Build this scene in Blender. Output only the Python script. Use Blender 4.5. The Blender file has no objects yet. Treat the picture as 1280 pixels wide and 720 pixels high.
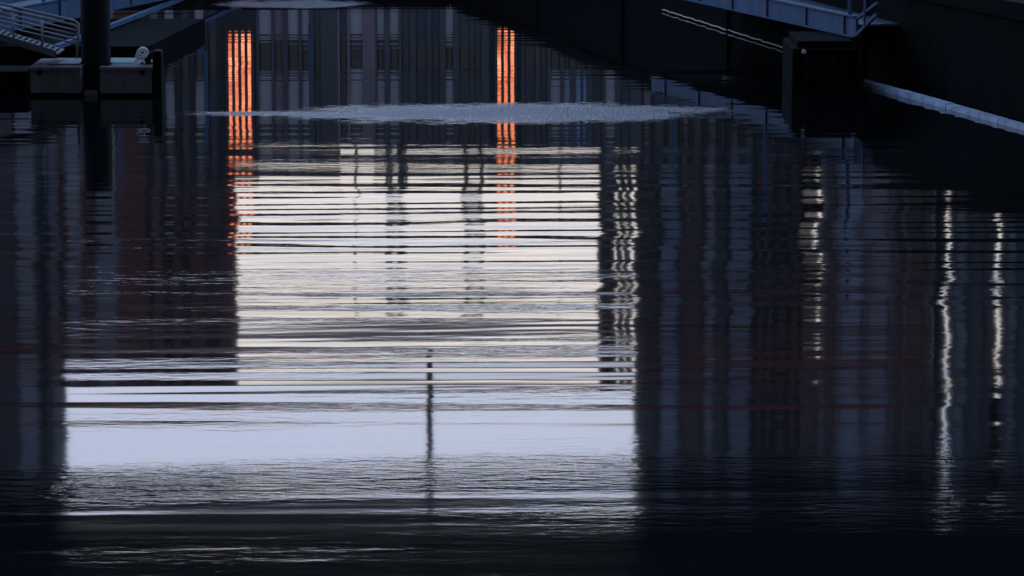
import bpy, bmesh, math, random
import numpy as np
from mathutils import Vector, Matrix
random.seed(7); rng = np.random.default_rng(11)
S = bpy.context.scene
COL = S.collection
# ---------------------------------------------------------------- camera maths
F = 4560.0; CAMZ = 6.0; TH = math.atan(696.0/F)
def ray(px, py):
    u = (px-640)/F; v = -(py-360)/F
    # forward (0,cos,-sin), up (0,sin,cos)
    return Vector((u, math.cos(TH)+v*math.sin(TH), -math.sin(TH)+v*math.cos(TH)))
def onz(px, py, z):            # point of the ray on the height z
    d = ray(px, py); t = (z-CAMZ)/d.z
    return Vector((d.x*t, d.y*t, z))
def ond(px, py, D):            # point of the ray at distance D
    d = ray(px, py); t = D/d.y
    return Vector((d.x*t, D, CAMZ+d.z*t))
def mir(px, py, D):            # what stands at distance D and is mirrored in the water at that pixel
    p = ond(px, py, D); return Vector((p.x, D, -p.z))
# ---------------------------------------------------------------- materials
def mat(name, col, rough=.7, var=.25, scale=2.0, bump=.0, metal=0, spec=.5, streak=0.0, dirt=None):
    m = bpy.data.materials.new(name); m.use_nodes = True
    n = m.node_tree.nodes; l = m.node_tree.links; b = n['Principled BSDF']
    b.inputs['Roughness'].default_value = rough; b.inputs['Metallic'].default_value = metal
    b.inputs['Specular IOR Level'].default_value = spec
    tc = n.new('ShaderNodeTexCoord'); mp = n.new('ShaderNodeMapping')
    mp.inputs['Scale'].default_value = (1, 1, .15 if streak else 1)
    l.new(tc.outputs['Object'], mp.inputs['Vector'])
    nz = n.new('ShaderNodeTexNoise'); nz.inputs['Scale'].default_value = scale; nz.inputs['Detail'].default_value = 6
    nz.inputs['Roughness'].default_value = .65
    l.new(mp.outputs[0], nz.inputs['Vector'])
    rp = n.new('ShaderNodeValToRGB'); c = Vector(col)
    lo = c*(1-var) if dirt is None else Vector(dirt)
    hi = c*(1+var)
    rp.color_ramp.elements[0].position = .3; rp.color_ramp.elements[1].position = .7
    rp.color_ramp.elements[0].color = (*lo, 1); rp.color_ramp.elements[1].color = (*hi, 1)
    l.new(nz.outputs['Fac'], rp.inputs[0]); l.new(rp.outputs[0], b.inputs['Base Color'])
    if bump:
        bp = n.new('ShaderNodeBump'); bp.inputs['Strength'].default_value = bump; bp.inputs['Distance'].default_value = .02
        n2 = n.new('ShaderNodeTexNoise'); n2.inputs['Scale'].default_value = scale*6; n2.inputs['Detail'].default_value = 5
        l.new(tc.outputs['Object'], n2.inputs['Vector']); l.new(n2.outputs['Fac'], bp.inputs['Height'])
        l.new(bp.outputs[0], b.inputs['Normal'])
    return m
M = dict(
 concrete = mat('concrete', (.16,.155,.15), .85, .3, 1.5, .5, streak=1),
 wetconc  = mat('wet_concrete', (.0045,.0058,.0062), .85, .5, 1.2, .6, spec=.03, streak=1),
 pontoonc = mat('pontoon_concrete', (.078,.074,.075), .8, .3, 3, .5, streak=1),
 decking  = mat('mint_deck', (.17,.25,.24), .75, .2, 6, .4),
 tar      = mat('tarred_timber', (.004,.004,.0045), .95, .5, 3, .6, spec=.04),
 pile     = mat('dark_steel_pile', (.006,.0065,.009), .7, .5, 4, .3, spec=.15),
 rubber   = mat('black_rubber', (.003,.003,.004), .8, .4, 6, .2, spec=.1),
 alu      = mat('aluminium_rail', (.26,.26,.29), .45, .15, 8, .1, metal=.3),
 galv     = mat('galvanised_deck', (.08,.08,.088), .6, .3, 6, .3),
 blue     = mat('blue_painted_steel', (.062,.115,.20), .6, .22, 2.5, .15, spec=.15, streak=1),
 bluedk   = mat('dark_blue_steel', (.03,.055,.10), .5, .2, 3, .1),
 rope     = mat('white_rope', (.9,.9,.9), .9, .15, 20, .5),
 timber   = mat('grey_timber', (.50,.62,.80), .6, .25, 4, .5, dirt=(.22,.27,.34)),
 hose     = mat('pale_hose', (.5,.47,.43), .6, .3, 8, .2),
 ground   = mat('ground', (.10,.10,.095), .9, .3, .3, .4),
 pave     = mat('quay_paving', (.18,.175,.17), .85, .2, .8, .3),
 girder   = mat('bridge_steel', (.03,.034,.04), .6, .4, .6, .2),
 soffit   = mat('bridge_soffit', (.02,.021,.021), .7, .5, .5, .3),
 brick    = mat('brown_brick', (.22,.095,.09), .85, .25, 1.2, .3),
 rust     = mat('rust_red_steel', (.20,.06,.05), .7, .35, 1.5, .2),
 navy     = mat('navy_cladding', (.05,.06,.085), .5, .2, .6, .1),
 slate    = mat('slate_cladding', (.09,.09,.10), .6, .25, .6, .1),
 dark     = mat('dark_cladding', (.02,.021,.026), .6, .3, .6, .1),
 pale     = mat('pale_render', (.46,.43,.45), .8, .12, .5, .1),
 violet   = mat('violet_grey_panel', (.26,.20,.23), .6, .2, .6, .1),
 sky_blue = mat('light_blue_panel', (.36,.43,.58), .5, .15, .6, .1),
 brown    = mat('brown_panel', (.20,.105,.11), .7, .2, .6, .1),
 frame    = mat('window_frame', (.05,.05,.055), .5, .1, 3),
)
def glass(name, tint, rough=.06):
    m = bpy.data.materials.new(name); m.use_nodes = True
    n = m.node_tree.nodes; l = m.node_tree.links; b = n['Principled BSDF']
    b.inputs['Base Color'].default_value = (*tint, 1); b.inputs['Roughness'].default_value = rough
    b.inputs['IOR'].default_value = 1.6
    tc = n.new('ShaderNodeTexCoord'); nz = n.new('ShaderNodeTexNoise'); nz.inputs['Scale'].default_value = .7
    l.new(tc.outputs['Object'], nz.inputs['Vector'])
    bp = n.new('ShaderNodeBump'); bp.inputs['Strength'].default_value = .4; bp.inputs['Distance'].default_value = .02
    l.new(nz.outputs['Fac'], bp.inputs['Height']); l.new(bp.outputs[0], b.inputs['Normal'])
    return m
M['glass'] = glass('window_glass', (.03,.04,.06))
M['glassb'] = glass('blue_window_glass', (.24,.28,.38))
def lit():
    m = bpy.data.materials.new('lit_orange_glass'); m.use_nodes = True
    n = m.node_tree.nodes; l = m.node_tree.links; b = n['Principled BSDF']
    tc = n.new('ShaderNodeTexCoord'); nz = n.new('ShaderNodeTexNoise'); nz.inputs['Scale'].default_value = 2.2; nz.inputs['Detail'].default_value = 4
    l.new(tc.outputs['Object'], nz.inputs['Vector'])
    rp = n.new('ShaderNodeValToRGB')
    rp.color_ramp.elements[0].position = .3; rp.color_ramp.elements[1].position = .72
    rp.color_ramp.elements[0].color = (.75,.11,.045,1); rp.color_ramp.elements[1].color = (1,.36,.17,1)
    l.new(nz.outputs['Fac'], rp.inputs[0]); l.new(rp.outputs[0], b.inputs['Emission Color'])
    mr = n.new('ShaderNodeMapRange'); mr.inputs[1].default_value = .3; mr.inputs[2].default_value = .7
    mr.inputs[3].default_value = 1.4*LIT; mr.inputs[4].default_value = 4.4*LIT
    l.new(nz.outputs['Fac'], mr.inputs[0]); l.new(mr.outputs[0], b.inputs['Emission Strength'])
    b.inputs['Base Color'].default_value = (.05,.04,.03,1); b.inputs['Roughness'].default_value = .2
    return m
LIT = .29
M['lit'] = lit()
# ---------------------------------------------------------------- mesh helpers
class MB:
    def __init__(s): s.bm = bmesh.new()
    def box(s, x0, x1, y0, y1, z0, z1, bevel=0):
        g = bmesh.ops.create_cube(s.bm, size=1)
        bmesh.ops.transform(s.bm, verts=g['verts'], matrix=Matrix.Translation(((x0+x1)/2,(y0+y1)/2,(z0+z1)/2)) @ Matrix.Diagonal((x1-x0,y1-y0,z1-z0,1)))
        if bevel:
            es = list({e for v in g['verts'] for e in v.link_edges})
            bmesh.ops.bevel(s.bm, geom=es, offset=bevel, segments=2, affect='EDGES', profile=.6)
        return s
    def bar(s, a, b, w, h, up=(0,0,1)):      # a rectangular bar from a to b
        a = Vector(a); b = Vector(b); d = (b-a); L = d.length; d.normalize()
        upv = Vector(up); r = d.cross(upv).normalized(); u = r.cross(d)
        m = Matrix((r, d, u)).transposed().to_4x4(); m.translation = (a+b)/2
        g = bmesh.ops.create_cube(s.bm, size=1)
        bmesh.ops.transform(s.bm, verts=g['verts'], matrix=m @ Matrix.Diagonal((w, L, h, 1))); return s
    def tube(s, pts, r, seg=10, cap=True):
        pts = [Vector(p) for p in pts]; rings = []
        for i, p in enumerate(pts):
            d = (pts[min(i+1,len(pts)-1)]-pts[max(i-1,0)]).normalized()
            ref = Vector((0,0,1)) if abs(d.z) < .9 else Vector((1,0,0))
            a = d.cross(ref).normalized(); b = d.cross(a)
            rr = r[i] if isinstance(r, (list,tuple)) else r
            rings.append([s.bm.verts.new(p + (a*math.cos(t)+b*math.sin(t))*rr) for t in [2*math.pi*k/seg for k in range(seg)]])
        for q in range(len(rings)-1):
            for k in range(seg): s.bm.faces.new((rings[q][k], rings[q][(k+1)%seg], rings[q+1][(k+1)%seg], rings[q+1][k]))
        if cap: s.bm.faces.new(rings[0]); s.bm.faces.new(rings[-1])
        return s
    def prism(s, poly, z0, z1):
        lo = [s.bm.verts.new((x,y,z0)) for x,y in poly]; hi = [s.bm.verts.new((x,y,z1)) for x,y in poly]
        s.bm.faces.new(lo); s.bm.faces.new(hi); n = len(poly)
        for i in range(n): s.bm.faces.new((lo[i], lo[(i+1)%n], hi[(i+1)%n], hi[i]))
        return s
    def build(s, name, m, parent=None, smooth=False):
        bmesh.ops.recalc_face_normals(s.bm, faces=s.bm.faces)
        me = bpy.data.meshes.new(name)
        off = Vector(parent.location) if parent is not None and parent.parent is None else Vector((0,0,0))
        if parent is not None and parent.parent is not None: off = Vector(parent.parent.location)
        if off.length: bmesh.ops.translate(s.bm, verts=s.bm.verts, vec=-off)
        s.bm.to_mesh(me); s.bm.free(); me.materials.append(m)
        if smooth:
            for p in me.polygons: p.use_smooth = True
        o = bpy.data.objects.new(name, me); COL.objects.link(o)
        if parent is not None: o.parent = parent
        return o
def tag(o, label=None, cat=None, group=None, kind=None):
    if label: o['label'] = label
    if cat: o['category'] = cat
    if group: o['group'] = group
    if kind: o['kind'] = kind
    return o
def thing(name, loc, label, cat, group=None):
    o = bpy.data.objects.new(name, None); o.empty_display_size = .3; o.location = loc; COL.objects.link(o)
    return tag(o, label, cat, group)

# ================================================================ THE SETTING
WALLTOP = 1.8
def xw(y): return 8.26-.244*(y-55.7) if y < 62 else 8.26-.244*6.3-.2*(y-62)      # right quay line
R = [(xw(y), y) for y in (-20, 20, 40, 62, 80, 104)]
LX = -11.6
FAR = 104
# ground: one sheet round the canal
g = MB()
g.prism([(xw(-20),-20)]+R[1:]+[(400,104),(400,-20)], -3, WALLTOP)
g.prism([(LX,-20),(-400,-20),(-400,104),(LX,104)], -3, WALLTOP)
gr = g.prism([(-400,104.0),(400,104.0),(700,1500),(-700,1500)], -3, WALLTOP-.004).build('ground', M['ground']); tag(gr, kind='structure')
g2 = MB().prism([(-400,-300),(400,-300),(400,-20.01),(-400,-20.01)], -3, WALLTOP-.006).build('near_bank_ground', M['ground']); tag(g2, kind='structure')

# ---------------------------------------------------------------- water
def build_water():
    X0, X1 = -11.5, 14.0; Y0, Y1 = 23.5, 103.0
    xs = np.arange(X0, X1+1e-6, .085)
    ys = [Y0]
    while ys[-1] < Y1:
        d = ys[-1]; ys.append(d + min(.085, max(.024, .55*d*d/(CAMZ*F*.8))))
    ys = np.array(ys); Xg, Yg = np.meshgrid(xs, ys)
    def smooth_noise(seed, lx, ly, n=14):
        r = np.random.default_rng(seed); o = np.zeros_like(Xg)
        for _ in range(n):
            a, b = r.normal(0, 1/lx), r.normal(0, 1/ly); o += np.cos(a*Xg+b*Yg+r.uniform(0,6.28))
        return o*math.sqrt(2/n)          # rms ~1
    PY = 336; yy = CAMZ*F/Yg - PY       # photo row of each water point (for the wind zones only)
    Yv = Yg
    def zone(pts):                      # slope strength along the canal, by distance
        d, v = zip(*pts); return np.interp(Yv, d, v)
    H = np.zeros_like(Xg)
    bands = [ # (wavelength lo, hi, count, direction spread, [(distance, rms slope)...], seed, skew)
      (1.6, 2.9, 7, .03, [(24,.0012),(28,.0018),(34,.0012),(37,.0014),(41,.0034),(48,.0042),(54,.0018),(60,.0008),(70,.0006),(103,.0006)], 1, .8),
      (.42, 1.25, 9, .035, [(24,.0006),(27.0,.0008),(28.5,.0012),(29.5,.0012),(30.5,.0012),(32,.0022),(34,.0022),(35,.0018),(37,.0030),(39,.0062),(43,.0074),(47,.0060),(51,.0034),(55,.0022),(60,.0011),(103,.0008)], 2, 1),
      (.24, .52, 12, .07, [(24,.0012),(27.3,.0022),(28.6,.0040),(29.6,.0030),(31,.0014),(35,.0018),(38,.0036),(42,.0058),(48,.0050),(52,.0020),(57,.0010),(103,.0005)], 3, 1),
    ]
    for lo, hi, n, spread, z, seed, skew in bands:
        r = np.random.default_rng(seed); env = zone(z)
        b = np.zeros_like(Xg)
        for i in range(n):
            lam = lo*(hi/lo)**((i+r.uniform())/n); k = 2*math.pi/lam; a = r.normal(-.030, spread); ph = r.uniform(0, 6.28)
            s = math.sqrt(2/n)
            # slow bend of the crests, and a steep side turned away from the viewer
            w = k*(math.sin(a)*Xg+math.cos(a)*Yg)+ph+.8*np.sin(Xg*r.uniform(.25,.6)+r.uniform(0,6.28)+Yg*.13)
            b += s*np.cos(w)*.72
        b += .35*smooth_noise(seed+40, 1.1, .5)*0
        mod = np.clip(1+.45*smooth_noise(seed+20, 4.5, 1.1), .25, 2.0)
        G = np.clip(b, -3, 2.3); sl = -env*mod*(np.exp(.95*G)-math.exp(.30))/1.35     # gentle faces towards us, short steep backs
        if seed == 2:
            T = np.clip((G-.14)/.5, 0, 1); T = T*T*(3-2*T)
            sl = -env*mod*(4.6*(T-T.mean())+.35*G)
        Hh = np.cumsum(sl*np.gradient(ys)[:,None], 0)
        Wn = 70; cs = np.cumsum(np.vstack([np.repeat(Hh[:1],Wn,0), Hh, np.repeat(Hh[-1:],Wn,0)]),0)
        H += Hh-(cs[2*Wn:]-cs[:-2*Wn])/(2*Wn)
    RIP = zone([(24,.2),(27,.3),(27.9,.7),(28.6,.9),(29.5,.6),(30.2,.14),(32,.16),(33,.26),(35,.22),(38,.26),(39.5,.5),(41,.28),(45,.24),(50,.25),(52,.5),(54,.15),(58,.03),(103,.03)])
    fade = np.clip((Xg-X0)/.5,0,1)*np.clip((X1-Xg)/.5,0,1)*np.clip((Yg-Y0)/.5,0,1)*np.clip((Y1-Yg)/1,0,1)
    H *= fade
    # cat's-paws: patches of wind-ruffled water, kept as a painted weight on the surface
    RF = np.zeros_like(Xg)
    def paw(cx, cy, rx, ry, k=1.0, skew=0.0):
        nonlocal RF
        q = np.abs((Xg-cx)/rx)**2.6 + np.abs((Yg-cy-skew*(Xg-cx))/ry)**2.0
        RF = np.maximum(RF, k*np.clip((1.5-q)*.72, 0, 1.15))
    D1 = lambda p: CAMZ*F/(p+PY)
    paw(-.15, D1(137.5), 3.5, (D1(125)-D1(150))/2, 1.0, .02)
    paw(-3.6, D1(138.5), 1.6, .45, .8)
    paw(2.7, D1(134), .85, .7, .8)
    paw(-4.9, D1(1), 1.75, 1.3, 1.0)
    RF += .10*smooth_noise(77, .35, .22)*(RF>.02)
    ny, nx = Xg.shape
    co = np.stack([Xg, Yg, H], -1).reshape(-1, 3)
    idx = np.arange(ny*nx).reshape(ny, nx)
    q = np.stack([idx[:-1,:-1], idx[:-1,1:], idx[1:,1:], idx[1:,:-1]], -1).reshape(-1,4)
    # calm water round the detailed field, same level
    ext = np.array([(-60,-60,0),(60,-60,0),(60,Y0,0),(-60,Y0,0),(-60,Y1,0),(60,Y1,0),(60,130,0),(-60,130,0),
                    (X0,Y0,0),(X0,Y1,0),(X1,Y0,0),(X1,Y1,0)], float); b0 = len(co)
    co = np.vstack([co, ext]); q = np.vstack([q, b0+np.array([(0,1,2,3),(4,5,6,7),(3,8,9,4),(10,2,5,11)])])
    me = bpy.data.meshes.new('water'); me.vertices.add(len(co)); me.vertices.foreach_set('co', co.ravel())
    me.loops.add(q.size); me.loops.foreach_set('vertex_index', q.ravel().astype(np.int32))
    me.polygons.add(len(q)); me.polygons.foreach_set('loop_start', np.arange(0, q.size, 4, dtype=np.int32))
    me.polygons.foreach_set('loop_total', np.full(len(q), 4, dtype=np.int32))
    me.update(calc_edges=True); me.polygons.foreach_set('use_smooth', np.ones(len(q), bool))
    at = me.attributes.new('ruffle', 'FLOAT', 'POINT')
    at.data.foreach_set('value', np.concatenate([RF.ravel(), np.zeros(len(ext))]).astype(np.float32))
    at = me.attributes.new('soft', 'FLOAT', 'POINT')
    at.data.foreach_set('value', np.concatenate([zone([(24,.075),(28,.060),(31,.045),(40,.040),(50,.040),(56,.022),(62,.018),(103,.018)]).ravel(), np.full(len(ext),.04)]).astype(np.float32))
    at = me.attributes.new('ripple', 'FLOAT', 'POINT')
    at.data.foreach_set('value', np.concatenate([np.clip(RIP*np.clip(1+.5*smooth_noise(55,2.5,.5),0,2),0,2).ravel(), np.zeros(len(ext))]).astype(np.float32))
    m = bpy.data.materials.new('dark_canal_water'); m.use_nodes = True
    n = m.node_tree.nodes; l = m.node_tree.links; p = n['Principled BSDF']
    p.inputs['Base Color'].default_value = (.004,.005,.0055,1); p.inputs['IOR'].default_value = 1.33
    a = n.new('ShaderNodeAttribute'); a.attribute_name = 'ruffle'
    tc = n.new('ShaderNodeTexCoord')
    mp = n.new('ShaderNodeMapping'); mp.inputs['Scale'].default_value = (.32, 1.6, 1); l.new(tc.outputs['Object'], mp.inputs['Vector'])
    nz = n.new('ShaderNodeTexNoise'); nz.inputs['Scale'].default_value = 9; nz.inputs['Detail'].default_value = 6; nz.inputs['Roughness'].default_value = .75
    l.new(mp.outputs[0], nz.inputs['Vector'])
    # torn edge of the ruffled patches
    ma = n.new('ShaderNodeMath'); ma.operation = 'MULTIPLY_ADD'; l.new(nz.outputs['Fac'], ma.inputs[0]); ma.inputs[1].default_value = 3.4; ma.inputs[2].default_value = -1.8
    ad = n.new('ShaderNodeMath'); ad.operation = 'ADD'; l.new(ma.outputs[0], ad.inputs[0]); l.new(a.outputs['Fac'], ad.inputs[1])
    mr = n.new('ShaderNodeMapRange'); mr.interpolation_type = 'SMOOTHSTEP'; mr.inputs[1].default_value = .3; mr.inputs[2].default_value = .75
    l.new(ad.outputs[0], mr.inputs[0])
    gt = n.new('ShaderNodeMath'); gt.operation = 'GREATER_THAN'; l.new(a.outputs['Fac'], gt.inputs[0]); gt.inputs[1].default_value = .02
    mk = n.new('ShaderNodeMath'); mk.operation = 'MULTIPLY'; l.new(mr.outputs[0], mk.inputs[0]); l.new(gt.outputs[0], mk.inputs[1])
    sf = n.new('ShaderNodeAttribute'); sf.attribute_name = 'soft'
    rr = n.new('ShaderNodeMapRange'); l.new(sf.outputs['Fac'], rr.inputs[3]); rr.inputs[4].default_value = .44; l.new(mk.outputs[0], rr.inputs[0]); l.new(rr.outputs[0], p.inputs['Roughness'])
    # capillary ripples
    n1 = n.new('ShaderNodeTexNoise'); n1.inputs['Scale'].default_value = 7; n1.inputs['Detail'].default_value = 4
    m1 = n.new('ShaderNodeMapping'); m1.inputs['Scale'].default_value = (.45, 1.3, 1); l.new(tc.outputs['Object'], m1.inputs['Vector']); l.new(m1.outputs[0], n1.inputs['Vector'])
    dm = n.new('ShaderNodeMapRange'); dm.inputs[3].default_value = 0; dm.inputs[4].default_value = .06; l.new(mk.outputs[0], dm.inputs[0])
    a2 = n.new('ShaderNodeAttribute'); a2.attribute_name = 'ripple'
    ds = n.new('ShaderNodeMath'); ds.operation = 'MULTIPLY_ADD'; l.new(a2.outputs['Fac'], ds.inputs[0]); ds.inputs[1].default_value = .0040; ds.inputs[2].default_value = 0
    n3 = n.new('ShaderNodeTexNoise'); n3.inputs['Scale'].default_value = 20; n3.inputs['Detail'].default_value = 3
    m3 = n.new('ShaderNodeMapping'); m3.inputs['Scale'].default_value = (.9, .4, 1); l.new(tc.outputs['Object'], m3.inputs['Vector']); l.new(m3.outputs[0], n3.inputs['Vector'])
    b3 = n.new('ShaderNodeBump'); b3.inputs['Strength'].default_value = 1; l.new(dm.outputs[0], b3.inputs['Distance']); l.new(n3.outputs['Fac'], b3.inputs['Height'])
    bp = n.new('ShaderNodeBump'); bp.inputs['Strength'].default_value = 1; l.new(b3.outputs[0], bp.inputs['Normal']); l.new(ds.outputs[0], bp.inputs['Distance']); l.new(n1.outputs['Fac'], bp.inputs['Height'])
    l.new(bp.outputs[0], p.inputs['Normal'])
    me.materials.append(m)
    o = bpy.data.objects.new('water', me); COL.objects.link(o); tag(o, kind='structure')
build_water()

# ---------------------------------------------------------------- right quay wall
def offs(y, d): return (xw(y)+d, y)
q = thing('quay_wall', (xw(60), 60, 0), 'tall dark damp concrete quay wall running along the right side of the water', 'wall')
ysq = (-15, 20, 40, 62, 80, 103.9)
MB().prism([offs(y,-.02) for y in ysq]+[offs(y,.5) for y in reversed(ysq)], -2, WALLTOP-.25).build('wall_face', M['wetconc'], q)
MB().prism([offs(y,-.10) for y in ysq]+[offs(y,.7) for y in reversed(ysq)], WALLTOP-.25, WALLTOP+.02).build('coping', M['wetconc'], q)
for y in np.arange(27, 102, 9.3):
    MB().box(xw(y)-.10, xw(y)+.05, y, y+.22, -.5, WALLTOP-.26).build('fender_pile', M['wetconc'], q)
# grey timber ledge lying along the wall at water level
a = onz(1066, 96, .1); b = onz(1284, 156.5, .1)
t = thing('timber_ledge', ((a.x+b.x)/2,(a.y+b.y)/2,0), 'long pale blue-grey timber ledge at water level along the right quay wall', 'ledge')
dirv = (b-a).normalized(); b2 = b+dirv*24
nrm = Vector((-dirv.y, dirv.x, 0)); nrm = nrm if nrm.x > 0 else -nrm
def strip(mb, p, q_, w0, w1, z0, z1):
    mb.prism([(p.x-0,p.y),(q_.x,q_.y),(q_.x+nrm.x*w1,q_.y+nrm.y*w1),(p.x+nrm.x*w0,p.y+nrm.y*w0)], z0, z1)
for k in range(14):
    p0 = a+(b2-a)*(k/14.0); p1 = a+(b2-a)*((k+.985)/14.0)
    mb = MB(); strip(mb, p0, p1, .17, .17, -.15, .075+.006*math.sin(k*1.7)); mb.build('ledge_plank', M['timber'], t)
for k in range(10):
    p = a+(b2-a)*((k+.5)/10); MB().box(p.x+.02, p.x+.25, p.y-.06, p.y+.06, -.6, .02).build('bracket', M['tar'], t)
# thin pale hose along the foot of the wall further off
p0 = onz(828, 12, .04); p1 = onz(984, 61, .04)
mb = MB(); mb.tube([p0.lerp(p1, i/30)+Vector((.02*math.sin(i*1.9), .0, .008*math.sin(i*2.7))) for i in range(31)], .015, 8)
h = mb.build('floating_hose', M['hose'], None, True); tag(h, 'thin pale hose floating along the foot of the quay wall beyond the right walkway', 'hose')

# left and far quay walls
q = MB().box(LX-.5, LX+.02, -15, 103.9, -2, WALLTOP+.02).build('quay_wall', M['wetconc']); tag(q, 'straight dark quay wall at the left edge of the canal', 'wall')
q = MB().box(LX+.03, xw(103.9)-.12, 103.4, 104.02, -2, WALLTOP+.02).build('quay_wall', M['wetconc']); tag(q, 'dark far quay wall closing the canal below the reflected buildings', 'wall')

# ================================================================ LEFT PONTOON, PILE, GANGWAY
PD = 60.4
def px_x(px, D, py=100): return ond(px, py, D).x
pon = thing('floating_pontoon', (px_x(115,61),61.2,0), 'grey concrete floating pontoon at the upper left, around the thick dark pile', 'pontoon')
zt = .49
MB().box(px_x(38,PD), px_x(100.5,PD), PD, 62.0, .05, zt-.05, .02).build('float', M['pontoonc'], pon)
mb = MB(); mb.box(px_x(125,PD), px_x(190,PD), PD, PD+.22, .05, zt-.05, .015); mb.box(px_x(143,61.3), px_x(190,61.3), PD+.225, 62.0, .05, zt-.05, .015)
mb.build('float', M['pontoonc'], pon)
mb = MB(); mb.box(px_x(36.5,PD), px_x(101,PD), PD-.03, 62.03, zt-.048, zt)
mb.build('deck_edge', M['pontoonc'], pon)
mb = MB(); mb.box(px_x(124.5,PD), px_x(191,PD), PD-.03, PD+.24, zt-.048, zt); mb.box(px_x(143,61.3), px_x(191,61.3), PD+.242, 62.03, zt-.048, zt)
mb.build('deck_edge', M['pontoonc'], pon)
MB().box(px_x(126,61.9), px_x(172,61.9), PD+.7, 62.02, zt+.002, zt+.012).build('deck_mat', M['decking'], pon)
MB().box(px_x(101,61.9), px_x(125,61.9), 61.6, 61.95, .05, zt-.1).build('cross_beam', M['tar'], pon)
MB().box(px_x(104,PD), px_x(121,PD), PD+.08, PD+.2, .0, .09, .01).build('pile_roller', M['pontoonc'], pon)
MB().box(px_x(36,PD), px_x(190,PD), PD+.1, 61.9, -.3, .045).build('keel', M['tar'], pon)
for px in (50, 178):
    MB().tube([(px_x(px,PD),PD-.005,.40),(px_x(px,PD),PD-.03,.40)], .045, 12).build('mooring_ring', M['rubber'], pon)
# black stage added to fill the dark area left of the pontoon
st = MB(); st.box(-10.6, px_x(37,61)-.04, 61.0, 62.1, -.3, .36)
for k in range(5): st.box(-10.6+k*.42, -10.6+k*.42+.16, 60.9, 61.0, -.3, .38)
tag(st.build('dark_fill_stage', M['tar']), 'added black tarred timber stage filling the dark at the left edge beside the pontoon', 'stage')
# pile
pc = Vector((px_x(120.5,61.05), 61.05, 0))
pl = thing('mooring_pile', pc, 'thick black steel mooring pile standing through the grey pontoon at the upper left', 'pile')
mb = MB(); mb.tube([(pc.x,pc.y,-2),(pc.x,pc.y,.6),(pc.x,pc.y,1.2),(pc.x,pc.y,1.74)], .247, 32); mb.build('shaft', M['pile'], pl, False)
MB().tube([(pc.x,pc.y,1.742),(pc.x,pc.y,1.80),(pc.x,pc.y,1.84)], [.262,.262,.12], 32).build('cap', M['pile'], pl)
# fender block at the pontoon's end
fx0, fx1 = px_x(191.5,60.5), px_x(203,60.5)
fe = MB().box(fx0, fx1, 60.4, 60.75, -.15, .76, .045); tag(fe.build('rubber_fender', M['rubber']), 'tall black rubber fender on the right end of the grey pontoon', 'fender')
# bollard with white rope
bx = px_x(184, 61.0); bol = thing('mooring_bollard', (bx, 61.0, zt), 'squat black bollard by the right end of the pontoon, white rope on it', 'bollard')
MB().tube([(bx,61,zt),(bx,61,zt+.02),(bx,61,zt+.03),(bx,61,zt+.15),(bx,61,zt+.17),(bx,61,zt+.2)], [.11,.11,.07,.065,.10,.09], 20).build('post', M['rubber'], bol)
MB().tube([(bx-.13,61,zt+.10),(bx+.13,61,zt+.10)], .022, 12).build('cross_bar', M['rubber'], bol)
rp = MB(); c = Vector((px_x(180,60.95), 60.93, .70))
pts = []
for i in range(150):
    t_ = i/149; a_ = t_*2*math.pi*6
    rr = .055+.02*math.sin(a_*.37)
    pts.append(c+Vector((math.cos(a_)*rr*1.15-.02*t_, -.02+.05*math.sin(a_*.5), math.sin(a_)*rr-.03*t_)))
rp.tube(pts, .018, 8)
c2 = Vector((px_x(174,60.95), 60.92, .625)); pts = []
for i in range(110):
    t_ = i/109; a_ = t_*2*math.pi*4
    pts.append(c2+Vector((math.cos(a_)*.045, .04*math.sin(a_*.6), math.sin(a_)*.032)))
rp.tube(pts, .016, 8)
rp.tube([c2, c2+Vector((.03,0,-.03)), c+Vector((-.01,-.02,-.06)), c+Vector((.0,-.02,-.16)), c+Vector((.02,-.03,-.2))], .018, 8)
tag(rp.build('mooring_rope', M['rope'], None, True), 'bundled white mooring rope looped over the black bollard on the pontoon', 'rope')

# aluminium gangway down to the pontoon
gw = thing('gangway', (px_x(60,61.2), 61.2, .5), 'light aluminium gangway with pipe handrails sloping down onto the pontoon from the left', 'gangway')
def P(px, py, D): return ond(px, py, D)
def ext(a, b, k): return a+(a-b)*k         # lengthen a line past a
for D, dy, nm in ((60.75, 0, 'near'), (61.75, -5.5, 'far')):
    L0 = P(0, 46+dy, D); L1 = P(70, 67.5+dy, D); L0e = ext(L0, L1, 3.2)
    MB().bar(L0e, L1, .05, .11).build('stringer', M['galv'], gw)
    T0 = P(0, 10+dy, D); T1 = P(93, 31.5+dy, D); T0e = T0+(L0e-L0)+Vector((0,0,.0))
    T2 = P(97.5, 35+dy, D); T3 = P(98, 46+dy, D); T4 = P(96, 72, D)
    MB().tube([T0e, T0, T1, T2, T3, T4], .0225, 10).build('handrail', M['alu'], gw, True)
    for off in (11, 22):
        a_ = T0+Vector((0,0,-off/75)); b_ = P(96, 33.5+dy, D)+Vector((0,0,-(off-.5)/75))
        MB().tube([a_+(L0e-L0), a_, b_], .015, 8).build('guard_rail', M['alu'], gw, True)
    for px in (-90,-45,-12, 17, 53):
        f_ = (px)/70.0
        base = L0+(L1-L0)*f_; f2 = px/93.0; top = T0+(T1-T0)*f2
        MB().tube([base, Vector((base.x, base.y, top.z))], .018, 8).build('post', M['alu'], gw, True)
a0 = ext(P(0,46,60.8), P(70,67.5,60.8), 3.2); b0 = P(70,67.5,60.8)
mb = MB()
for k in range(44):
    p = a0.lerp(b0, k/43.0); mb.box(p.x-.03, p.x+.03, 60.79, 61.71, p.z-.015, p.z+.01)
mb.build('tread', M['galv'], gw)
pA = P(62, 68, 60.8)
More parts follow.
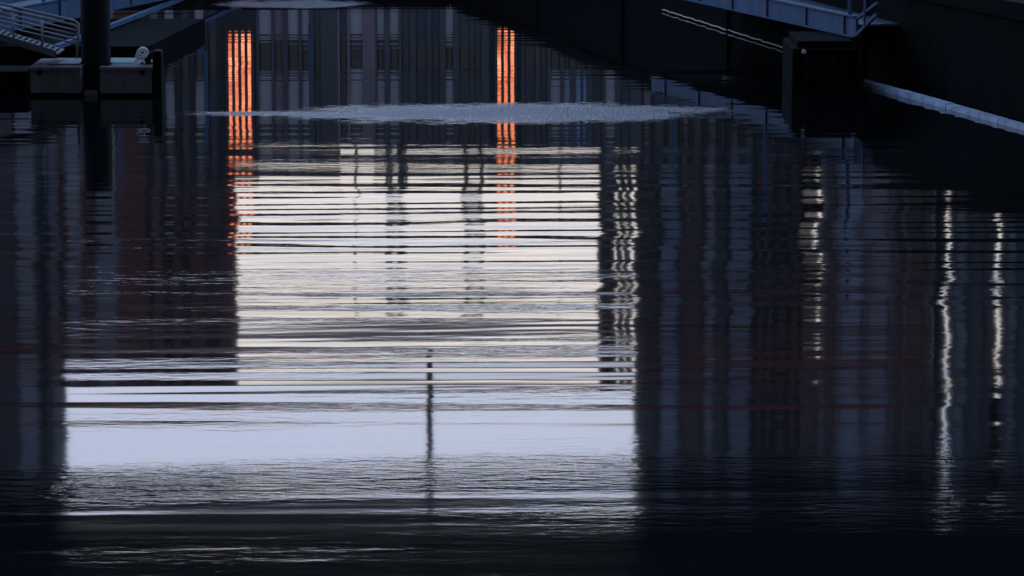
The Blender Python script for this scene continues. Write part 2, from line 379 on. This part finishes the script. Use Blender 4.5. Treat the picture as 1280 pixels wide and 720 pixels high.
MB().prism([(pA.x,60.72),(pA.x+.5,60.72),(pA.x+.5,61.78),(pA.x,61.78)], zt+.004, zt+.03).build('landing_plate', M['galv'], gw)

# ---------------------------------------------------------------- blue walkways
def walkway(name, label, A, B, zb, thick, stif, posts, posttop, width_dir, extend, blockpoly, zblock, labelb, near_m=1):
    """A, B: bottom edge of the near plate girder (world), zb bottom level."""
    o = thing(name, A, label, 'walkway', None)
    d = (B-A); L = d.length; d.normalize(); n_ = Vector((d.y,-d.x,0)); n_ = n_ if n_.dot(width_dir) > 0 else -n_
    A2 = A-d*extend[0]; B2 = B+d*extend[1]
    for s, nm in ((0, 'girder'), (1.5, 'girder')):
        mb = MB(); mid = Vector((0,0,thick/2))+n_*s
        mb.bar(A2+mid, B2+mid, .05, thick)
        mb.bar(A2+mid+Vector((0,0,thick/2+.012)), B2+mid+Vector((0,0,thick/2+.012)), .16, .024)
        mb.bar(A2+mid-Vector((0,0,thick/2+.012)), B2+mid-Vector((0,0,thick/2+.012)), .16, .024)
        gi = mb.build(nm, M['blue'], o)
        for t in stif:
            p = A+d*t+mid - n_*.045
            MB().bar(p-Vector((0,0,thick/2-.002)), p+Vector((0,0,thick/2-.002)), .035, .04, up=(d.x,d.y,0)).build('stiffener', M['bluedk'], gi)
    c0 = A2+n_*.75+Vector((0,0,thick*.55)); c1 = B2+n_*.75+Vector((0,0,thick*.55))
    MB().bar(c0, c1, 1.42, .04).build('deck', M['bluedk'], o)
    for t in posts:
        p = A+d*t+n_*.0+Vector((0,0,thick+.024))
        MB().tube([p, (p.x,p.y,posttop)], .038, 10).build('rail_post', M['blue'], o)
    pa = A+d*(posts[0]); pb = A+d*(posts[-1])
    MB().tube([(pa.x,pa.y,posttop-.02),(pb.x,pb.y,posttop-.02)], .02, 8).build('handrail', M['blue'], o)
    return o, d, n_
# right: bottom edge from (1060,42) up-left to (870,0)
A = onz(1062, 43, .86); B = onz(868, 0, .86)
Lr = (B-A).length
rw, d, n_ = walkway('walkway', 'blue steel plate-girder walkway at the upper right resting on a dark float', A, B, .86, .32,
    [Lr*f for f in (.02,.245,.49,.72,.95,1.2)], [Lr*.0, Lr*.5, Lr*1.15, Lr*1.9], 2.9, Vector((1,0,0)), (.35, 2.6), None, None, None)
e = A-d*.35
far_end = B+d*2.3
MB().bar(far_end+n_*.1-Vector((0,0,.05)), far_end+n_*2.3-Vector((0,0,.05)), .16, .07).build('wall_bracket', M['tar'], rw)
mb = MB(); mb.bar(e+Vector((0,0,.02)), e-d*.75+Vector((.05,0,.42)), .05, .06); mb.bar(e+Vector((0,0,.30)), e-d*.8+Vector((.05,0,.62)), .05, .05); mb.bar(e-d*.35+Vector((0,0,.2)), e-d*.38+Vector((0,0,.75)), .04, .04)
mb.build('end_brace', M['blue'], rw)
# float below it
bx0, bx1 = px_x(986,62), px_x(1069,62)
fl = thing('walkway_float', ((bx0+bx1)/2, 62.3, 0), 'black tarred float block under the end of the right blue walkway', 'float')
MB().box(bx0, bx1, 61.3, 63.6, -.3, .72, .05).build('hull', M['tar'], fl)
MB().box(bx0+.1, bx1-.1, 61.5, 63.5, .722, .83, .02).build('bearing', M['tar'], fl)
p = P(1005, 65, 61.25)
MB().tube([(p.x,61.30,p.z),(p.x,61.26,p.z),(p.x,61.24,p.z)], [.04,.04,.02], 14).build('reflector', M['hose'], fl)
for k in range(3):
    MB().tube([(bx0+.25+k*.45,61.24,.12),(bx0+.25+k*.45,61.24,.6)], .05, 12).build('bumper', M['rubber'], fl)
# left
A = onz(-60, 51.5, .46); B = onz(193, 0, .46); Ll = (B-A).length
lw, d, n_ = walkway('walkway', 'blue steel plate-girder walkway at the upper left behind the dark pile', A, B, .46, .38,
    [Ll*f for f in (.1,.30,.49,.67,.86,1.05)], [Ll*.42, Ll*.80, Ll*1.3, Ll*2.0], 3.3, Vector((-1,0,0)), (.5, 3), None, None, None)
bl = MB(); x0 = px_x(-40,67); x1 = px_x(186,67)
bl.prism([(x0-1.2,67.0),(x1,67.0),(x1+.5,73.5),(x0+1.9-1.2,73.5)], -.3, .27)
tag(bl.build('walkway_float', M['tar']), 'low black float under the left blue walkway behind the pontoon', 'float')
# slim blue mooring arm lying low beside it
A = onz(70, 59, .34); B = onz(216, 2.5, .34)
mb = MB(); mb.bar(A, B+(B-A)*1.2, .09, .085)
ar = mb.build('mooring_boom', M['blue']); tag(ar, 'slim straight blue steel mooring arm running low behind the dark pile', 'boom')

# ================================================================ OVERHEAD BRIDGE (only mirrored in the water)
BZ = mir(640, 603, 55).z
br = thing('road_bridge', (0, 50.5, WALLTOP), 'dark steel road bridge overhead, mirrored along the bottom of the photo', 'bridge')
MB().box(-60, 60, 45.0, 55.0, BZ+.35, BZ+.75).build('deck', M['soffit'], br)
for y in (45.1, 48.3, 51.5, 54.85):
    MB().box(-60, 60, y-.09, y+.09, BZ, BZ+.348).build('girder', M['girder'], br)
for k in range(34):
    x = -17+k*1.03
    MB().box(x-.06, x+.06, 45.2, 54.75, BZ+.12, BZ+.347).build('cross_beam', M['girder'], br)
for y in (45.05, 54.93):
    MB().box(-60, 60, y-.04, y+.04, BZ+.752, BZ+1.7).build('parapet', M['girder'], br)
for x, y in ((-14.5,50.5),(13.2,50.5)):
    MB().box(x-.7, x+.7, y-4, y+4, WALLTOP, BZ-.002, .05).build('pier', M['concrete'], br)
# hanging navigation gauge
pg = mir(537, 452, 54.6); pt = thing('hanging_gauge', (pg.x, 54.6, BZ), 'thin black post hanging from the road bridge, mirrored mid-picture', 'gauge post')
MB().tube([(pg.x,54.62,BZ-.002),(pg.x,54.62,pg.z)], .045, 10).build('post', M['tar'], pt)
for k in range(5):
    z = pg.z+.12+k*.34; MB().box(pg.x-.075, pg.x+.075, 54.60, 54.64, z, z+.03).build('mark', M['tar'], pt)

# ================================================================ BUILDINGS
def building(name, label, D, px0, px1, ytop, depth, wall, cols, roofm='dark', H=None, st=3.1, base=WALLTOP, zoff=.0, group=None, parapet=.25):
    xa = mir(px0, 400, D).x; xb = mir(px1, 400, D).x
    top = H if H else mir(640, ytop, D).z
    o = thing(name, ((xa+xb)/2, D+depth/2, base), label, 'building', group)
    q0, q1 = (D+.32)/D, (D+depth)/D
    MB().prism([(xa*q0,D+.32),(xb*q0,D+.32),(xb*q1,D+depth),(xa*q1,D+depth)], base, top).build('wall', M[wall], o)
    q1 = (D+depth+.05)/D
    rf = MB().prism([(xa-.05,D-.06),(xb+.05,D-.06),(xb*q1+.05,D+depth+.05),(xa*q1-.05,D+depth+.05)], top+.001, top+parapet).build('roof', M[roofm], o)
    xs = []
    for c in cols:
        ca = mir(c[0], 400, D).x; cb = mir(c[1], 400, D).x; xs.append((ca, cb, c[2], c[3], c[4] if len(c) > 4 else .6))
    edge = xa; pier = MB(); any_ = False
    for ca, cb, *_ in xs+[(xb, None)]:
        if ca-edge > .03:
            pier.box(edge, ca, D, D+.318, base, top); any_ = True
        edge = cb if cb else edge
    if any_: pier.build('facade_pier', M[wall], o)
    n = max(1, int(round((top-base)/st))); sh = (top-base)/n
    cnt = 0
    for ca, cb, pm, gm, frac in xs:
        sp = MB()
        for k in range(n):
            z0 = base+k*sh; zw0 = z0+sh*(1-frac)*.7; zw1 = zw0+sh*frac
            sp.box(ca+.002, cb-.002, D+.08, D+.316, z0 if k == 0 else zprev, zw0)
            sp.box(ca+.002, ca+.03, D+.24, D+.316, zw0, zw1); zprev = zw1
            if k == n-1: sp.box(ca+.002, cb-.002, D+.08, D+.316, zw1, z0+sh)
            if gm and cnt < 95:
                fr = MB(); t = .05
                y0, y1 = D+.17, D+.23
                fr.box(ca+.004, cb-.004, y0, y1, zw0+.002, zw0+t); fr.box(ca+.004, cb-.004, y0, y1, zw1-t, zw1-.002)
                fr.box(ca+.004, ca+t, y0, y1, zw0+t, zw1-t); fr.box(cb-t, cb-.004, y0, y1, zw0+t, zw1-t)
                if cb-ca > .9: fr.box((ca+cb)/2-.025, (ca+cb)/2+.025, y0, y1, zw0+t, zw1-t)
                f = fr.build('window', M['frame'], o)
                g_ = MB().box(ca+t, cb-t, D+.2, D+.21, zw0+t, zw1-t).build('pane', M[gm], f); cnt += 1
        sp.build('spandrel_panel', M[pm], o)
    return o
def lit_window(o, px0, px1, ya, yb, D, ncol, nrow, drop=()):
    xa, za = mir(px0, ya, D).x, mir(640, ya, D).z; xb, zb = mir(px1, yb, D).x, mir(640, yb, D).z
    f = MB(); w = .045
    for i in range(ncol+1):
        x = xa+(xb-xa)*i/ncol; f.box(x-w, x+w, D-.07, D-.01, za, zb)
    for j in range(nrow+1):
        z = za+(zb-za)*j/nrow; f.box(xa-w, xb+w, D-.065, D-.015, z-.025, z+.025)
    fo = f.build('window', M['frame'], o); fo['label'] = 'tall narrow stair window glowing orange behind small panes'
    MB().box(xa+w, xb-w, D-.03, D-.025, za+.02, zb-.02).build('pane', M['lit'], fo)

# left tall pale tower (cut off by the frame), brown block, centre blocks
def cc(lst, gm='glass', frac=.62): return [(a, b, p, (g if g != 0 else gm), frac) for a, b, p, g in lst]
building('office_tower', 'tall grey-blue office tower, leftmost of the mirrored buildings', 113, -260, 79, 0, 16, 'slate',
    cc([(-240,-200,'pale','glassb'),(-190,-150,'pale','glassb'),(-135,-95,'navy','glass'),(-80,-40,'pale','glassb'),(-25,-5,'dark','glass'),(20,46,'pale','glassb'),(60,76,'violet','glassb')]), H=24)
building('brick_block', 'brown brick block with pale window columns and a flat roof, second from the left', 110, 80.5, 296, 468, 14, 'brick',
    cc([(83,103,'pale','glassb'),(107,113,'violet','glassb'),(118,148,'pale','glassb'),(186,192,'dark','glass'),(205,218,'dark','glass'),(228,240,'dark','glass'),(256,278,'brown','glass')]), 'brick', parapet=.5)
lowcols = []
x = 193.0; rr = random.Random(5)
while x < 272:
    w_ = rr.uniform(6,12); lowcols.append((x, x+w_, rr.choice(['pale','slate','violet','navy']), 'glass')); x += w_+rr.uniform(3,9)
building('waterfront_block', 'low dark waterfront block with slim piers before the brick block', 107, 186, 277, 245, 2.5, 'dark', cc(lowcols, frac=.5))
b1 = building('stair_tower', 'narrow stair tower with a glowing orange window, left of centre', 107.0, 277, 324, 246, 2.6, 'dark', [])
lit_window(b1, 283.5, 317, 41, 190, 107.0, 4, 15)
def auto_cols(x0, x1, seed, pal, wmin=7, wmax=16, gmin=3, gmax=8, gl='glass'):
    r = random.Random(seed); x = x0+3; out = []
    while x < x1-wmax-2:
        w_ = r.uniform(wmin, wmax); out.append((x, x+w_, r.choice(pal), gl)); x += w_+r.uniform(gmin, gmax)
    return out
building('waterfront_block', 'low grey waterfront block between the orange stair window and centre', 107, 324, 424.5, 232, 14, 'slate', cc(auto_cols(324,424,2,['pale','violet','pale','slate']), frac=.4))
building('waterfront_block', 'lowest of the waterfront blocks, pale and narrow, left of centre', 107, 424.5, 470.5, 212, 14, 'violet', cc(auto_cols(424,470,3,['pale','pale','slate']), frac=.4))
bc = building('waterfront_block', 'grey waterfront block at centre with two dark tanks on thin legs on its roof', 107, 470.5, 611.5, 230, 14, 'slate', cc(auto_cols(470,611,4,['pale','navy','slate','pale']), frac=.4))
def roofbox(o, px0, px1, ya, yb, D, m='dark'):
    zr = mir(640, 230, D).z+.26; za = mir(640, ya, D).z; zb = mir(640, yb, D).z
    for px in (px0+3, px1-3):
        for dy in (1.3, 4.6):
            x = mir(px,300,D).x; MB().box(x-.05, x+.05, D+dy, D+dy+.1, zr, za-.001).build('tank_leg', M['slate'], o)
    MB().box(mir(px0,300,D).x, mir(px1,300,D).x, D+1, D+5, za, zb).build('roof_tank', M[m], o)
roofbox(bc, 480, 501, 306, 322, 107, 'dark'); roofbox(bc, 578, 604, 306, 330, 107, 'dark')
b2 = building('stair_tower', 'narrow stair tower with a glowing orange window, right of centre', 107.0, 611.5, 652, 240, 2.6, 'dark', [])
lit_window(b2, 620, 644.5, 40, 186, 107.0, 3, 17)
building('waterfront_block', 'long low waterfront block right of the second orange stair window', 107, 652, 800, 232, 14, 'slate', cc(auto_cols(652,800,6,['navy','slate','pale','sky_blue']), frac=.4))
building('waterfront_block', 'dark low waterfront block below the blue glass tower', 107, 800, 1000, 215, 3, 'dark', cc(auto_cols(800,1000,8,['navy','slate','dark','violet']), frac=.4))
for i, (px, yt) in enumerate(((445,312),(508,285),(700,285))):
    p = mir(px, yt, 109); tag(MB().tube([(p.x,109,mir(640,(212,230,232)[i],107).z+.262),(p.x,109,p.z)], [.05,.03], 8).build('roof_mast', M['dark']),
      ('slim dark mast on the roof of the lowest waterfront block','slim dark mast on the roof of the centre waterfront block','slim dark mast on the roof of the long block right of centre')[i], 'mast')
# right side towers
building('lift_tower', 'slim dark lift tower between bright sky and the blue glass tower', 109, 748, 770, 470, 5, 'dark', [(752,766,'slate','glass',.5)])
fr = MB(); 
f0 = mir(775,400,109.5).x; D = 109.5; zt2 = mir(640, 466, D).z
for px in (777.5, 787):
    x = mir(px,400,D).x; fr.box(x-.06, x+.06, D, D+.2, WALLTOP, zt2); fr.box(x-.06, x+.06, D+2, D+2.2, WALLTOP, zt2)
for k in range(9):
    z = WALLTOP+(zt2-WALLTOP)*(k+1)/9; fr.box(mir(771,400,D).x, mir(792,400,D).x, D+.02, D+.18, z-.04, z+.04); fr.box(mir(771,400,D).x, mir(792,400,D).x, D+2.02, D+2.18, z-.04, z+.04)
tag(fr.build('scaffold_frame', M['dark']), 'open dark steel frame with sky showing through beside the lift tower', 'frame')
building('glass_tower', 'tall blue glass tower with light and brown vertical strips right of the bright sky', 112, 793.5, 907, 0, 14, 'slate',
    cc([(795,824,'navy','glass'),(826,849,'sky_blue','glassb'),(853,878,'brown','glass'),(881,894,'pale','glassb')]), H=24)
building('glass_tower', 'tall dark tower with slim vertical fins, second right of the bright sky', 115, 907.5, 1001, 0, 14, 'dark',
    cc([(911,940,'sky_blue','glassb'),(946,955,'brown','glass'),(959,965,'violet','glassb'),(970,984,'dark','glass'),(988,998,'brown','glass')]), H=25)
building('link_block', 'low block filling the foot of the gap between two dark towers', 116, 1001.5, 1026.5, 272, 8, 'dark', [(1006,1022,'violet','glass',.5)])
b4 = building('glass_tower', 'wide violet-grey tower with a high link across the gap on its left', 114, 1024.5, 1167, 0, 14, 'violet',
    cc([(1031,1044,'navy','glass'),(1049,1078,'sky_blue','glassb'),(1084,1112,'violet','glassb'),(1118,1128,'dark','glass'),(1134,1156,'dark','glass')]), H=26)
zl = mir(640,404,114).z; MB().box(mir(1001.5,400,114).x, mir(1028.5,400,114).x, 115, 119, zl, 26).build('gap_closing_link', M['violet'], b4)
mb = MB()
for px in (1005,1009,1013,1017,1021,1025):
    x = mir(px,400,114).x; mb.box(x-.03, x+.03, 116, 116.1, mir(640,272,116).z+.26, zl)
for k in range(24):
    z = mir(640,276,116)  .z+k*.135; mb.box(mir(1002,400,114).x, mir(1026,400,114).x, 116.02, 116.08, z, z+.085)
mb.build('screen_rail', M['dark'], b4)
zl = mir(640,548,114).z; MB().box(mir(1165,400,114).x, mir(1187,400,112).x+.12, 116, 120, zl, 25).build('gap_closing_link', M['violet'], b4)  # link added to shorten and dim the left bright slit of sky
building('apartment_tower', 'slim navy apartment tower between two bright slits of sky', 112, 1187, 1240.5, 0, 14, 'navy', cc([(1195,1211,'navy','glassb'),(1217,1231,'slate','glass')]), H=24)
b6 = building('apartment_tower', 'broad navy apartment tower, rightmost of the mirrored buildings', 112, 1251.5, 1560, 0, 14, 'navy', cc([(1259,1273,'slate','glassb')]+[(1285+40*k,1310+40*k,'slate','glassb') for k in range(6)]), H=22)
zl = mir(640,500,112).z; MB().box(mir(1238,400,112).x, mir(1256,400,112).x+.12, 114, 118, zl, 22).build('gap_closing_link', M['slate'], b6)  # another added link, blocks the upper sky so the right slit dims
# things seen in the slits
building('link_block', 'very low block at the foot of the left bright slit of sky', 118, 1161.5, 1190.5, 245, 8, 'dark', [(1168,1186,'brown','glass',.5)])
building('link_block', 'very low block at the foot of the right bright slit of sky', 118, 1237.5, 1254.5, 295, 8, 'dark', [(1241,1251,'brown','glass',.5)])
x = mir(1176,400,113).x
tag(MB().box(x-.20, x+.16, 113, 113.2, WALLTOP, 24).build('facade_mast', M['dark']), 'thin dark mast rising in the left bright slit of sky', 'mast')
x = mir(1243,400,113).x
tag(MB().box(x-.07, x+.07, 113, 113.2, WALLTOP, 24).build('facade_mast', M['dark']), 'thin dark mast rising in the right bright slit of sky', 'mast')
# rust-red footbridge between the blocks
fbm = thing('footbridge', (mir(640,445,104.6).x, 104.6, mir(640,438,104.6).z), 'slim rust-red high-level footbridge crossing between the towers', 'footbridge')
za, zb = mir(640,444,104.6).z, mir(640,482,104.6).z
MB().box(mir(-150,445,104.6).x, mir(1160,445,104.6).x, 104.6, 106.2, za, zb).build('deck', M['rust'], fbm)
for y in (104.65, 106.1): MB().box(mir(-150,445,104.6).x, mir(1160,445,104.6).x, y, y+.05, zb+.4, zb+.45).build('handrail', M['rust'], fbm)
# tall dark lamp mast left
p = mir(53, 400, 100)
lm = thing('lamp_mast', (p.x, 103.7, WALLTOP), 'tall dark mast in front of the leftmost tower', 'mast')
p = mir(52.5, 400, 103.7)
MB().tube([(p.x,103.7,WALLTOP),(p.x,103.7,9),(p.x,103.7,19)], [.14,.12,.10], 14).build('shaft', M['dark'], lm)
MB().box(p.x-.5, p.x+.5, 103.6, 103.8, 18.9, 19.1).build('lamp_head', M['dark'], lm)

# ================================================================ SKY AND LIGHT
SKYK = 1.0
SUN_EL = math.radians(4.0); SUN_AZ = math.radians(-3.0)
wd = bpy.data.worlds.new('World'); S.world = wd; wd.use_nodes = True
n = wd.node_tree.nodes; l = wd.node_tree.links; bg = n['Background']
sk = n.new('ShaderNodeTexSky'); sk.sky_type = 'NISHITA'; sk.sun_disc = False
sk.sun_elevation = SUN_EL; sk.sun_rotation = SUN_AZ; sk.air_density = 1.0; sk.dust_density = .6; sk.ozone_density = 3.0
# thin luminous cloud low over the roofs ahead, clearer and bluer higher up
tc = n.new('ShaderNodeTexCoord'); sx = n.new('ShaderNodeSeparateXYZ'); l.new(tc.outputs['Generated'], sx.inputs[0])
mp = n.new('ShaderNodeMapping'); mp.inputs['Scale'].default_value = (2, 2, 14); l.new(tc.outputs['Generated'], mp.inputs['Vector'])
nz = n.new('ShaderNodeTexNoise'); nz.inputs['Scale'].default_value = 2.2; nz.inputs['Detail'].default_value = 7; l.new(mp.outputs[0], nz.inputs['Vector'])
def mth(op, a_, b_=None, c_=None):
    q_ = n.new('ShaderNodeMath'); q_.operation = op
    for i_, v_ in enumerate((a_, b_, c_)):
        if v_ is None: continue
        if hasattr(v_, 'links'): l.new(v_, q_.inputs[i_])
        else: q_.inputs[i_].default_value = v_
    return q_.outputs[0]
zz = mth('MULTIPLY_ADD', nz.outputs['Fac'], .085, mth('SUBTRACT', sx.outputs['Z'], .018))      # ragged elevation
rp = n.new('ShaderNodeValToRGB'); e = rp.color_ramp.elements
CL = [(0.0,(3.2,3.1,3.1)),(.14,(3.7,3.55,3.55)),(.165,(4.6,4.3,4.3)),(.186,(6.9,6.4,6.3)),(.200,(4.5,4.6,5.2)),(.212,(5.2,5.8,7.6)),(.245,(4.9,5.9,9.0)),(.31,(6.0,8.8,15.5)),(.42,(4.6,7.2,13.)),(.62,(2.3,3.3,5.6)),(1.0,(1.0,1.4,2.4))]
e[0].position = 0; e[0].color = (*[c/16 for c in CL[0][1]],1); e[1].position = 1; e[1].color = (*[c/16 for c in CL[-1][1]],1)
for p_, c_ in CL[1:-1]:
    k_ = e.new(p_); k_.color = (*[c/16 for c in c_],1)
l.new(zz, rp.inputs[0])
az = n.new('ShaderNodeMapRange'); az.interpolation_type = 'SMOOTHSTEP'; az.inputs[1].default_value = -.1; az.inputs[2].default_value = .95
az.inputs[3].default_value = .30*16; az.inputs[4].default_value = SKYK*16; l.new(sx.outputs['Y'], az.inputs[0])
vm = n.new('ShaderNodeVectorMath'); vm.operation = 'SCALE'; l.new(rp.outputs[0], vm.inputs[0]); l.new(az.outputs[0], vm.inputs['Scale'])
mx = n.new('ShaderNodeMix'); mx.data_type = 'RGBA'; mx.inputs[0].default_value = .9
l.new(sk.outputs[0], mx.inputs[6]); l.new(vm.outputs[0], mx.inputs[7])
l.new(mx.outputs[2], bg.inputs['Color']); bg.inputs['Strength'].default_value = .10
sun = bpy.data.lights.new('sun', 'SUN'); sun.energy = .3; sun.angle = math.radians(2); sun.color = (1,.85,.7)
so = bpy.data.objects.new('sun', sun); COL.objects.link(so)
v = Vector((math.sin(SUN_AZ)*math.cos(SUN_EL), math.cos(SUN_AZ)*math.cos(SUN_EL), math.sin(SUN_EL)))
so.rotation_euler = v.to_track_quat('Z','Y').to_euler()

cam = bpy.data.cameras.new('camera'); co = bpy.data.objects.new('camera', cam); COL.objects.link(co)
co.location = (0,0,CAMZ); co.rotation_euler = (math.pi/2-TH, 0, 0)
cam.sensor_width = 36; cam.lens = 36*F/1280; cam.clip_start = .5; cam.clip_end = 5000
S.camera = co
S.view_settings.view_transform = 'Standard'; S.view_settings.look = 'None'; S.view_settings.gamma = 1
S.view_settings.exposure = 1.6
S.cycles.max_bounces = 6; S.cycles.glossy_bounces = 4; S.cycles.diffuse_bounces = 3
S.cycles.caustics_reflective = False
